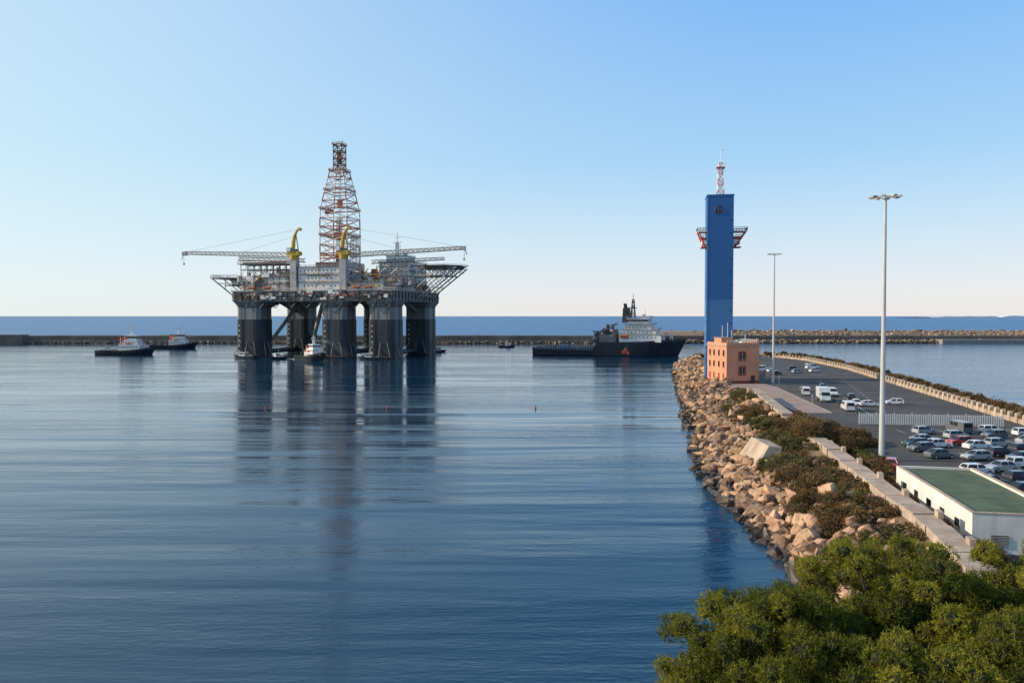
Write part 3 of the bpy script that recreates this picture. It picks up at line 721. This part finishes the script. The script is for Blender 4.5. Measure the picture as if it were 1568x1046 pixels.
def ln(x0,y0,x1,y1,w=.13):
    d=Vector((x1-x0,y1-y0,0)).normalized();p=Vector((-d.y,d.x,0))*w/2;A=Vector((x0,y0,2.53));B=Vector((x1,y1,2.53))
    b.add([A-p,B-p,B+p,A+p],[(0,1,2,3)],m_line)
for r0 in(92,104,118,130,143):
    for k in range(16):
        x=62+k*2.6+(r0-92)*.2
        if x<itp(SXR,r0)-4: ln(x,r0,x+.5,r0+4.8)
for k in range(18): ln(80+k*1.9,163+k*6,80.7+k*1.9,165.4+k*6,.16)
ln(77,166,102,260,.15)
b.out('painted_markings')

# ------------------------------------------------------------------ flat-roofed white building
wb=empty('white_service_building',(41.8,70.6,2.5),R(-10.5))
b=MB();W,D,H=8.3,23,3.2
b.b2(0,W,0,D,0,H,m_wall);b.b2(0,W,0,.28,H,H+.45,m_wall);b.b2(0,W,D-.28,D,H,H+.45,m_wall);b.b2(0,.28,.28,D-.28,H,H+.45,m_wall);b.b2(W-.28,W,.28,D-.28,H,H+.45,m_wall)
b.b2(-.06,W+.06,-.06,.34,H+.45,H+.53,m_conc);b.b2(-.06,.34,.34,D-.34,H+.45,H+.53,m_conc);b.b2(W-.34,W+.06,.34,D-.34,H+.45,H+.53,m_conc)
b.out('walls',wb)
b=MB();b.b2(.3,W-.3,.3,D-.3,H+.02,H+.2,m_green)
for k in range(1,9): b.b2(.3,W-.3,k*2.5,k*2.5+.03,H+.2,H+.21,m_green)
b.out('roof',wb)
b=MB()
b.b2(1.6,3.0,-.05,-.002,.7,1.7,m_dark)
for k in range(7): b.b2(1.65,2.95,-.1,-.05,.76+k*.13,.82+k*.13,m_lgrey)
b.b2(5,6,-.06,-.002,0,2.1,m_grey)
for k in range(5): b.b2(-.05,-.002,3+k*4,4.2+k*4,1.5,2.3,m_glass);b.b2(-.14,-.05,2.9+k*4,4.3+k*4,1.4,1.5,m_conc)
b.out('vents_and_doors',wb)

# ------------------------------------------------------------------ vehicles
def paint(name,c): 
    m=M(name,c,.25,.04,1,spec=.6); m.node_tree.nodes['Principled BSDF'].inputs['Coat Weight'].default_value=.6; return m
P={'white':paint('car_white',(.7,.7,.7)),'silver':paint('car_silver',(.35,.37,.39)),'dark':paint('car_dark',(.025,.03,.04)),'red':paint('car_red',(.4,.03,.03)),'blue':paint('car_blue',(.03,.07,.16)),'grey':paint('car_grey',(.12,.13,.14))}
cache={}
def wheel(b,x,y,r=.32):
    s=1 if y>0 else -1
    b.cyl((x,y-s*.12,r),(x,y+s*.12,r),r,r,m_rubber,16);b.cyl((x,y+s*.12,r),(x,y+s*.14,r),r*.6,r*.55,m_lgrey,10)
def carmesh(col,kind):
    if (col,kind) in cache:return cache[(col,kind)]
    b=MB();m=P[col]
    if kind in('hatch','sedan'):
        if kind=='hatch': lo=[(-2.0,.3),(-2.04,.62),(-1.95,.95),(1.05,.95),(1.85,.80),(2.05,.62),(2.05,.3)]; gb=(-1.95,1.15);gt=(-1.6,.35)
        else: lo=[(-2.2,.3),(-2.25,.65),(-2.15,.92),(-1.5,.96),(1.05,.96),(2.0,.80),(2.25,.62),(2.25,.3)]; gb=(-1.65,1.2);gt=(-1.0,.4)
        n=len(lo);ws=.87
        L=[(x*.97,-ws,z) for x,z in lo];Rr=[(x*.97,ws,z) for x,z in lo];Lc=[(x,-ws+.12,z+(.02 if z>.6 else 0)) for x,z in lo];Rc=[(x,ws-.12,z+(.02 if z>.6 else 0)) for x,z in lo]
        vs=L+Lc+Rc+Rr;fs=[]
        for k in range(3):
            for i in range(n): j=(i+1)%n;fs.append((k*n+i,k*n+j,(k+1)*n+j,(k+1)*n+i))
        fs+= [tuple(range(n-1,-1,-1)),tuple(range(3*n,4*n))];b.add(vs,fs,m)
        z0,z1=.93,1.44;w0,w1=.80,.60
        g=[(gb[0],-w0,z0),(gb[1],-w0,z0),(gb[1],w0,z0),(gb[0],w0,z0),(gt[0],-w1,z1),(gt[1],-w1,z1),(gt[1],w1,z1),(gt[0],w1,z1)]
        b.add(g,[(0,1,5,4),(1,2,6,5),(2,3,7,6),(3,0,4,7)],m_glass)
        rf=[(gt[0]-.05,-w1-.03,z1-.02),(gt[1]+.08,-w1-.03,z1-.02),(gt[1]+.08,w1+.03,z1-.02),(gt[0]-.05,w1+.03,z1-.02),(gt[0]+.08,-w1+.08,z1+.05),(gt[1]-.08,-w1+.08,z1+.05),(gt[1]-.08,w1-.08,z1+.05),(gt[0]+.08,w1-.08,z1+.05)]
        b.add(rf,[(3,2,1,0),(4,5,6,7),(0,1,5,4),(1,2,6,5),(2,3,7,6),(3,0,4,7)],m)
        for s in(-1,1):
            b.beam((gb[1],s*w0,z0),(gt[1],s*w1,z1),.06,m);b.beam((gb[0],s*w0,z0),(gt[0],s*w1,z1),.1,m);b.beam((-.35,s*(w0+.01),z0),(-.35,s*(w1+.02),z1),.06,m)
            b.box((gb[1]-.35,s*.95,1.0),(.16,.18,.13),m);b.box((1.9,s*.62,.68),(.2,.32,.14),m_white);b.box((lo[0][0]+.05,s*.66,.78),(.12,.24,.2),m_red)
            for x in(-1.3,1.3): wheel(b,x,s*.80)
        b.box((lo[-1][0]-.02,0,.42),(.08,1.1,.16),m_dark)
    elif kind=='van':
        pr=[(-2.6,.35),(-2.6,2.1),(-2.5,2.2),(1.1,2.2),(1.8,1.35),(2.5,1.1),(2.6,.8),(2.6,.35)]
        b.ysweep(pr,-.92,.92,m)
        b.add([(1.23,-.8,2.12),(1.81,-.86,1.43),(1.81,.86,1.43),(1.23,.8,2.12)],[(0,1,2,3)],m_glass)
        for s in(-1,1):
            y=s*.93;b.b2(.3,1.25,min(y,y+s*.01),max(y,y+s*.01),1.35,2.0,m_glass);b.b2(-.9,.1,min(y,y+s*.01),max(y,y+s*.01),1.35,2.0,m_glass)
            b.box((2.5,s*.7,.95),(.16,.3,.2),m_white);b.box((-2.6,s*.82,1.3),(.06,.12,.5),m_red)
            for x in(-1.7,1.7): wheel(b,x,s*.86,.36)
        b.b2(-2.63,-2.6,-.7,.7,1.3,1.95,m_glass);b.b2(2.55,2.68,-.9,.9,.35,.6,m_dark)
    else:
        b.b2(-3.6,1.3,-1.2,1.2,1.0,3.5,m);b.b2(-3.6,3.3,-.5,.5,.6,1.0,m_dark);b.ysweep([(1.45,.6),(1.45,2.6),(2.7,2.6),(3.3,1.7),(3.4,.6)],-1.1,1.1,m)
        b.add([(2.75,-1,2.56),(3.32,-1,1.75),(3.32,1,1.75),(2.75,1,2.56)],[(0,1,2,3)],m_glass)
        for s in(-1,1):
            y=s*1.11;b.b2(1.8,2.8,min(y,y+s*.01),max(y,y+s*.01),1.7,2.3,m_glass)
            b.box((3.42,s*.8,.9),(.06,.3,.2),m_white)
            for x in(-2.3,2.4): wheel(b,x,s*1.0,.45)
    me=b.mesh('vehicle_body');cache[(col,kind)]=me;return me
def veh(name,x,y,a,col,kind):
    o=bpy.data.objects.new(name,carmesh(col,kind));o.location=(x,y,2.525);o.rotation_euler=(0,0,R(a+random.uniform(-4,4)))
    if kind in('hatch','sedan'):
        bv=o.modifiers.new('b','BEVEL');bv.width=.035;bv.segments=2;bv.limit_method='ANGLE'
    scene.collection.objects.link(o)
cars=[(75.2,142.4,10,'silver','hatch'),(66.2,128,-170,'dark','hatch'),(69.6,127.6,12,'white','sedan'),(74.7,130.2,190,'red','hatch'),(75.2,126,10,'white','sedan'),
(88,143.5,10,'white','hatch'),(64.8,118,8,'grey','sedan'),(69.4,116.5,190,'silver','hatch'),(74.8,119.5,10,'dark','hatch'),(80,128.5,12,'silver','hatch'),(82,119,10,'blue','sedan'),
(63.2,106,5,'white','hatch'),(67.9,108,190,'silver','sedan'),(72.6,111,10,'white','hatch'),(66,101,10,'dark','hatch'),(70.6,102,190,'white','sedan'),(76,104,10,'silver','hatch'),
(60.5,98.5,8,'grey','hatch'),(87,131,10,'silver','sedan'),(85,137.5,190,'grey','hatch'),(92,140,10,'white','hatch'),(78,137,10,'silver','hatch'),
(53.8,110.5,60,'red','hatch'),(57,96,10,'white','hatch'),(80,111,10,'grey','hatch'),(65,124,190,'grey','hatch'),(70,132.5,8,'silver','sedan'),(86.5,125,190,'white','hatch'),(75.5,115.5,190,'grey','hatch'),(62,94,8,'dark','sedan'),(80.5,123,10,'dark','hatch'),(90.5,134.5,10,'dark','hatch')]
for c in cars: veh('parked_car',*c)
veh('parked_van',82.5,144,95,'grey','van')
veh('box_truck',78.5,197,-102,'white','truck');veh('parked_van',80,213,78,'white','van');veh('parked_van',86,210,-100,'white','van');veh('parked_van',76.5,178,80,'white','van')
for c in((83,188,-100,'white','hatch'),(88,203,80,'dark','hatch'),(85,186,-10,'white','sedan'),(82.6,222,78,'grey','hatch'),(100,300,10,'white','sedan'),(108,296,10,'silver','hatch'),(116,300,10,'white','hatch'),(112,312,10,'dark','hatch'),(103,318,10,'white','hatch'),(96,285,10,'dark','sedan'),(92,232,80,'dark','hatch'),(93,190,170,'white','hatch')): veh('parked_car',*c)
veh('parked_van',97,305,-5,'white','van');veh('parked_van',122,318,5,'white','van')
for k in range(9):
    b=MB();b.cyl((0,0,0),(0,0,.5),.25,.2,m_dark,10);b.cyl((0,0,.5),(0,0,.65),.34,.3,m_dark,10);b.out('mooring_bollard',loc=(76+k*1.2,172+k*6,2.53))
for x,y in((57,150),(84,246),(71.5,186)):
    b=MB();b.cyl((0,0,0),(0,0,2.4),.05,.05,m_lgrey,8);b.cyl((0,-.03,2.6),(0,.03,2.6),.35,.35,m_red,16);b.cyl((0,-.04,2.6),(0,-.032,2.6),.25,.25,m_white,16);b.out('traffic_sign',loc=(x,y,2.53))

# ------------------------------------------------------------------ foliage
def unit(v): return v/np.maximum(1e-6,np.linalg.norm(v,axis=1,keepdims=True))
def tufts(C,Dn,T,k,ln_,w,spread=.75):
    n=len(C);C=np.repeat(C,k,0);D=np.repeat(Dn,k,0);T=np.repeat(T,k)
    d=unit(D*.7+rng.normal(0,spread,(n*k,3)));L=ln_*rng.uniform(.6,1.3,(n*k,1))
    s=unit(np.cross(d,rng.normal(0,1,(n*k,3))))*w*rng.uniform(.7,1.3,(n*k,1))
    o=C+rng.normal(0,ln_*.2,(n*k,3))
    V=np.stack([o-s,o+s,o+d*L+s*.35,o+d*L-s*.35],1).reshape(-1,3)
    F=np.arange(n*k*4).reshape(-1,4)
    tt=np.clip(T+rng.normal(0,.10,n*k),0,1);return V,F,np.repeat(tt,4)
ico=bmesh.new();bmesh.ops.create_icosphere(ico,subdivisions=2,radius=1)
IV=np.array([v.co[:] for v in ico.verts]);IF=np.array([[v.index for v in f.verts] for f in ico.faces]);ico.free()
def crown(blobs,dens,k,ln_,w,lm,name,parent=None,coref=.72,up=.35):
    Cs=[];Ds=[];Ts=[];cv=[];cf=[];o=0
    for (c,r,t) in blobs:
        r=np.array(r) if hasattr(r,'__len__') else np.array([r,r,r*.8])
        n=max(12,int(dens*(r[0]*r[1]+r[0]*r[2])*6))
        d=unit(rng.normal(0,1,(n,3)));d=d[d[:,2]>-.75];n=len(d)
        lump=1+.16*np.sin(d[:,0]*7+c[0]*3)*np.sin(d[:,1]*6+c[1]*5)+rng.normal(0,.07,n)
        Cs.append(np.array(c)+d*r*lump[:,None]*rng.uniform(.70,1.0,(n,1)));dd=d.copy();dd[:,2]+=up;Ds.append(unit(dd))
        Ts.append(np.clip(t+rng.normal(0,.12,n),0,1))
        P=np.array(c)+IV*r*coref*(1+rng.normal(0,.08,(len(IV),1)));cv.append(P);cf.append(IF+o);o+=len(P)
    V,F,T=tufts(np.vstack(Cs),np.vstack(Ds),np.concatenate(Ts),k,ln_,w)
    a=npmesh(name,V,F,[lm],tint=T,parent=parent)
    c=npmesh('dark_filler_core' ,np.vstack(cv),np.vstack(cf),[m_core],parent=parent or a)
    return a
def pine(x,y,zc,rh,rv,seed):
    r=random.Random(seed);zg=ground(x,y);e=empty('pine_tree',(0,0,0))
    b=MB();p=[Vector((x,y,zg-.3)),Vector((x+.3,y+.1,zg+(zc-zg)*.45)),Vector((x-.1,y,zc-rv*.3)),Vector((x,y,zc+rv*.5))]
    for i in range(3): b.cyl(p[i],p[i+1],.36-.1*i,.26-.09*i,m_bark,10)
    blobs=[]
    n=175
    for i in range(n):
        u=(i+.5)/n;zz=1-1.45*u;ph=i*2.39996+r.uniform(-.5,.5);q=math.sqrt(max(0,1-zz*zz))
        f=r.uniform(.70,1.08);c=(x+rh*q*math.cos(ph)*f,y+rh*q*math.sin(ph)*f,zc+rv*zz*f)
        rr=r.uniform(.30,.66);blobs.append((c,(rr,rr,rr*.85),r.uniform(.15,.95)*(.55+.45*min(1,(f-.6)/.4))))
        if i%6==0: b.cyl(p[2]+Vector((0,0,r.uniform(-rv*.3,rv*.4))),c,.1,.03,m_bark,6)
    for i in range(26):
        a=r.uniform(0,6.28);q=r.uniform(0,.55);blobs.append(((x+rh*q*math.cos(a),y+rh*q*math.sin(a),zc+r.uniform(-.4,.35)*rv),(1.15,1.15,.9),.1))
    b.out('trunk_and_limbs',e)
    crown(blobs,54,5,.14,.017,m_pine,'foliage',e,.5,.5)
pine(9.7,28,10.4,4.0,3.4,1);pine(15.0,30.5,11.0,4.6,3.8,2);pine(20.6,29.5,11.0,4.6,3.7,3);pine(12.8,24.5,10.3,3.0,3.0,4);pine(17.2,25,10.7,3.2,3.1,5);pine(21,24,10.7,3,3,6)

def shrub(name,x,y,w,h,lm,n=16,long=None):
    bl=[]
    for i in range(n):
        a=random.uniform(0,6.28);q=math.sqrt(random.random());xx=x+w*q*math.cos(a);yy=y+(long or w)*q*math.sin(a)
        rr=random.uniform(.35,.62)*h;bl.append(((xx,yy,ground(xx,yy)+h*random.uniform(.25,.6)*(1.2-q*.5)),(rr*1.1,rr*1.1,rr),random.uniform(.1,.9)))
    crown(bl,16,4,.28,.045,lm,name,None,.62)
sh=[(51.5,128,4.0,2.8,0,8),(49,133,3.2,2.5,0,6),(55,140,3.4,2.6,0,6),(57.5,131,2.4,2.4,0,5),(41.5,121,2.2,1.8,1,4),(38.0,108,2.5,1.9,1,5),(36.8,100,2.3,1.7,0,4),(42.5,127,2.4,1.9,1,4),
(34.0,86,2.6,2.0,0,5),(33.2,79,2.3,1.8,0,3),(35.2,93,2.2,1.8,0,3),(31.6,71,2.1,1.6,1,3),(30,65,2.2,1.7,1,3),(49.5,160,2.2,1.7,0,7),(45.8,146,2.4,1.8,1,6),(56.5,193,2.0,1.8,1,8),(60,204,1.8,1.8,1,4),(62,215,1.8,1.6,0,4),
(46,95,1.5,1.7,0,4),(44.6,87,1.2,1.5,0,3.4),(42.9,77.5,.9,1.4,0,3),(41,68,1.2,1.6,0,2),(49.5,107,1.7,1.8,0,4),(51.8,114,1.5,1.6,1,3)]
for x,y,w,h,g,lg in sh: shrub('coastal_shrub',x,y,w,h,m_shrubg if g else m_shrub,20,lg)
for nm,lm,cnt in(('low_scrub',m_shrub,320),('dry_grass_tussocks',m_shrubg,200)):
    bl=[]
    for k in range(cnt):
        y=58+150*random.random()**1.3;xw,xc=itp(SXW,y),itp(SXC,y);x=xw+(xc-xw)*random.uniform(.46,.97);s=random.uniform(.3,.85)
        bl.append(((x,y,ground(x,y)+s*.35),(s*1.2,s*1.2,s*.8),random.random()))
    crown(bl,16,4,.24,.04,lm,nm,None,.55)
bl=[]
for k in range(230):
    y=random.uniform(140,415);x=itp(SXR,y)+random.uniform(.4,2.8);bl.append(((x,y,3.8+random.uniform(-.2,.9)),random.uniform(.7,1.4),random.random()))
crown(bl,7,4,.4,.07,m_shrub,'outer_hedge')
bl=[]
for k in range(60):
    x=random.uniform(95,125);bl.append(((x,404+random.uniform(-4,4),3+random.uniform(-.2,.8)),random.uniform(.8,1.5),random.random()))
crown(bl,5,4,.5,.09,m_shrub,'pier_end_scrub')

# ------------------------------------------------------------------ sky, sun, camera
EL,AZ=24,86
sd=Vector((-math.sin(R(AZ))*math.cos(R(EL)),math.cos(R(AZ))*math.cos(R(EL)),math.sin(R(EL))))
w=bpy.data.worlds.new('World');scene.world=w;w.use_nodes=True
nt=w.node_tree;N=nt.nodes;LK=nt.links;bg=N['Background'];sk=N.new('ShaderNodeTexSky');sk.sky_type='NISHITA';sk.sun_disc=False
sk.sun_elevation=R(EL);sk.sun_rotation=R(-AZ);sk.altitude=0;sk.air_density=1.0;sk.dust_density=.6;sk.ozone_density=1.5
tc=N.new('ShaderNodeTexCoord');sp=N.new('ShaderNodeSeparateXYZ');LK.new(tc.outputs['Generated'],sp.inputs[0])
cr=N.new('ShaderNodeValToRGB');el=cr.color_ramp.elements
for p_,c_ in((0,(.92,.87,.86)),(.03,(.86,.88,.92)),(.09,(.67,.84,.98)),(.19,(.40,.70,1.0)),(.37,(.22,.52,1.0)),(.6,(.055,.24,.64))):
    e_=el.new(p_) if p_ not in(0,) else el[0]
    e_.position=p_;e_.color=(*c_,1)
el[-1].position=1;el[-1].color=(.03,.13,.42,1)
LK.new(sp.outputs['Z'],cr.inputs[0])
dt=N.new('ShaderNodeVectorMath');dt.operation='DOT_PRODUCT';dt.inputs[1].default_value=sd;LK.new(tc.outputs['Generated'],dt.inputs[0])
mr=N.new('ShaderNodeMapRange');mr.interpolation_type='SMOOTHSTEP'
for k_,v_ in(('From Min',-.2),('From Max',1.05),('To Min',0),('To Max',.85)): mr.inputs[k_].default_value=v_
LK.new(dt.outputs['Value'],mr.inputs['Value'])
mx=N.new('ShaderNodeMix');mx.data_type='RGBA';LK.new(mr.outputs[0],mx.inputs[0]);LK.new(cr.outputs[0],mx.inputs[6]);mx.inputs[7].default_value=(.76,.95,1.0,1)
sc_=N.new('ShaderNodeVectorMath');sc_.operation='SCALE';sc_.inputs['Scale'].default_value=1/.12;LK.new(mx.outputs[2],sc_.inputs[0])
m2=N.new('ShaderNodeMix');m2.data_type='RGBA';m2.inputs[0].default_value=.85;LK.new(sk.outputs[0],m2.inputs[6]);LK.new(sc_.outputs[0],m2.inputs[7])
LK.new(m2.outputs[2],bg.inputs[0]);bg.inputs[1].default_value=.12
L=bpy.data.lights.new('sun','SUN');L.energy=5.0;L.angle=R(.5);L.color=(1,.84,.64)
so=bpy.data.objects.new('sun',L);scene.collection.objects.link(so)
so.rotation_euler=sd.to_track_quat('Z','Y').to_euler();so.location=(-60,20,80)
cd=bpy.data.cameras.new('camera');cam=bpy.data.objects.new('camera',cd);scene.collection.objects.link(cam)
cam.location=(0,0,24);cam.rotation_euler=(R(90-1.86),0,0);cd.sensor_width=36;cd.lens=27.55;cd.clip_end=200000;cd.clip_start=.3
scene.camera=cam
scene.view_settings.view_transform='Standard';scene.view_settings.look='None';scene.view_settings.exposure=0
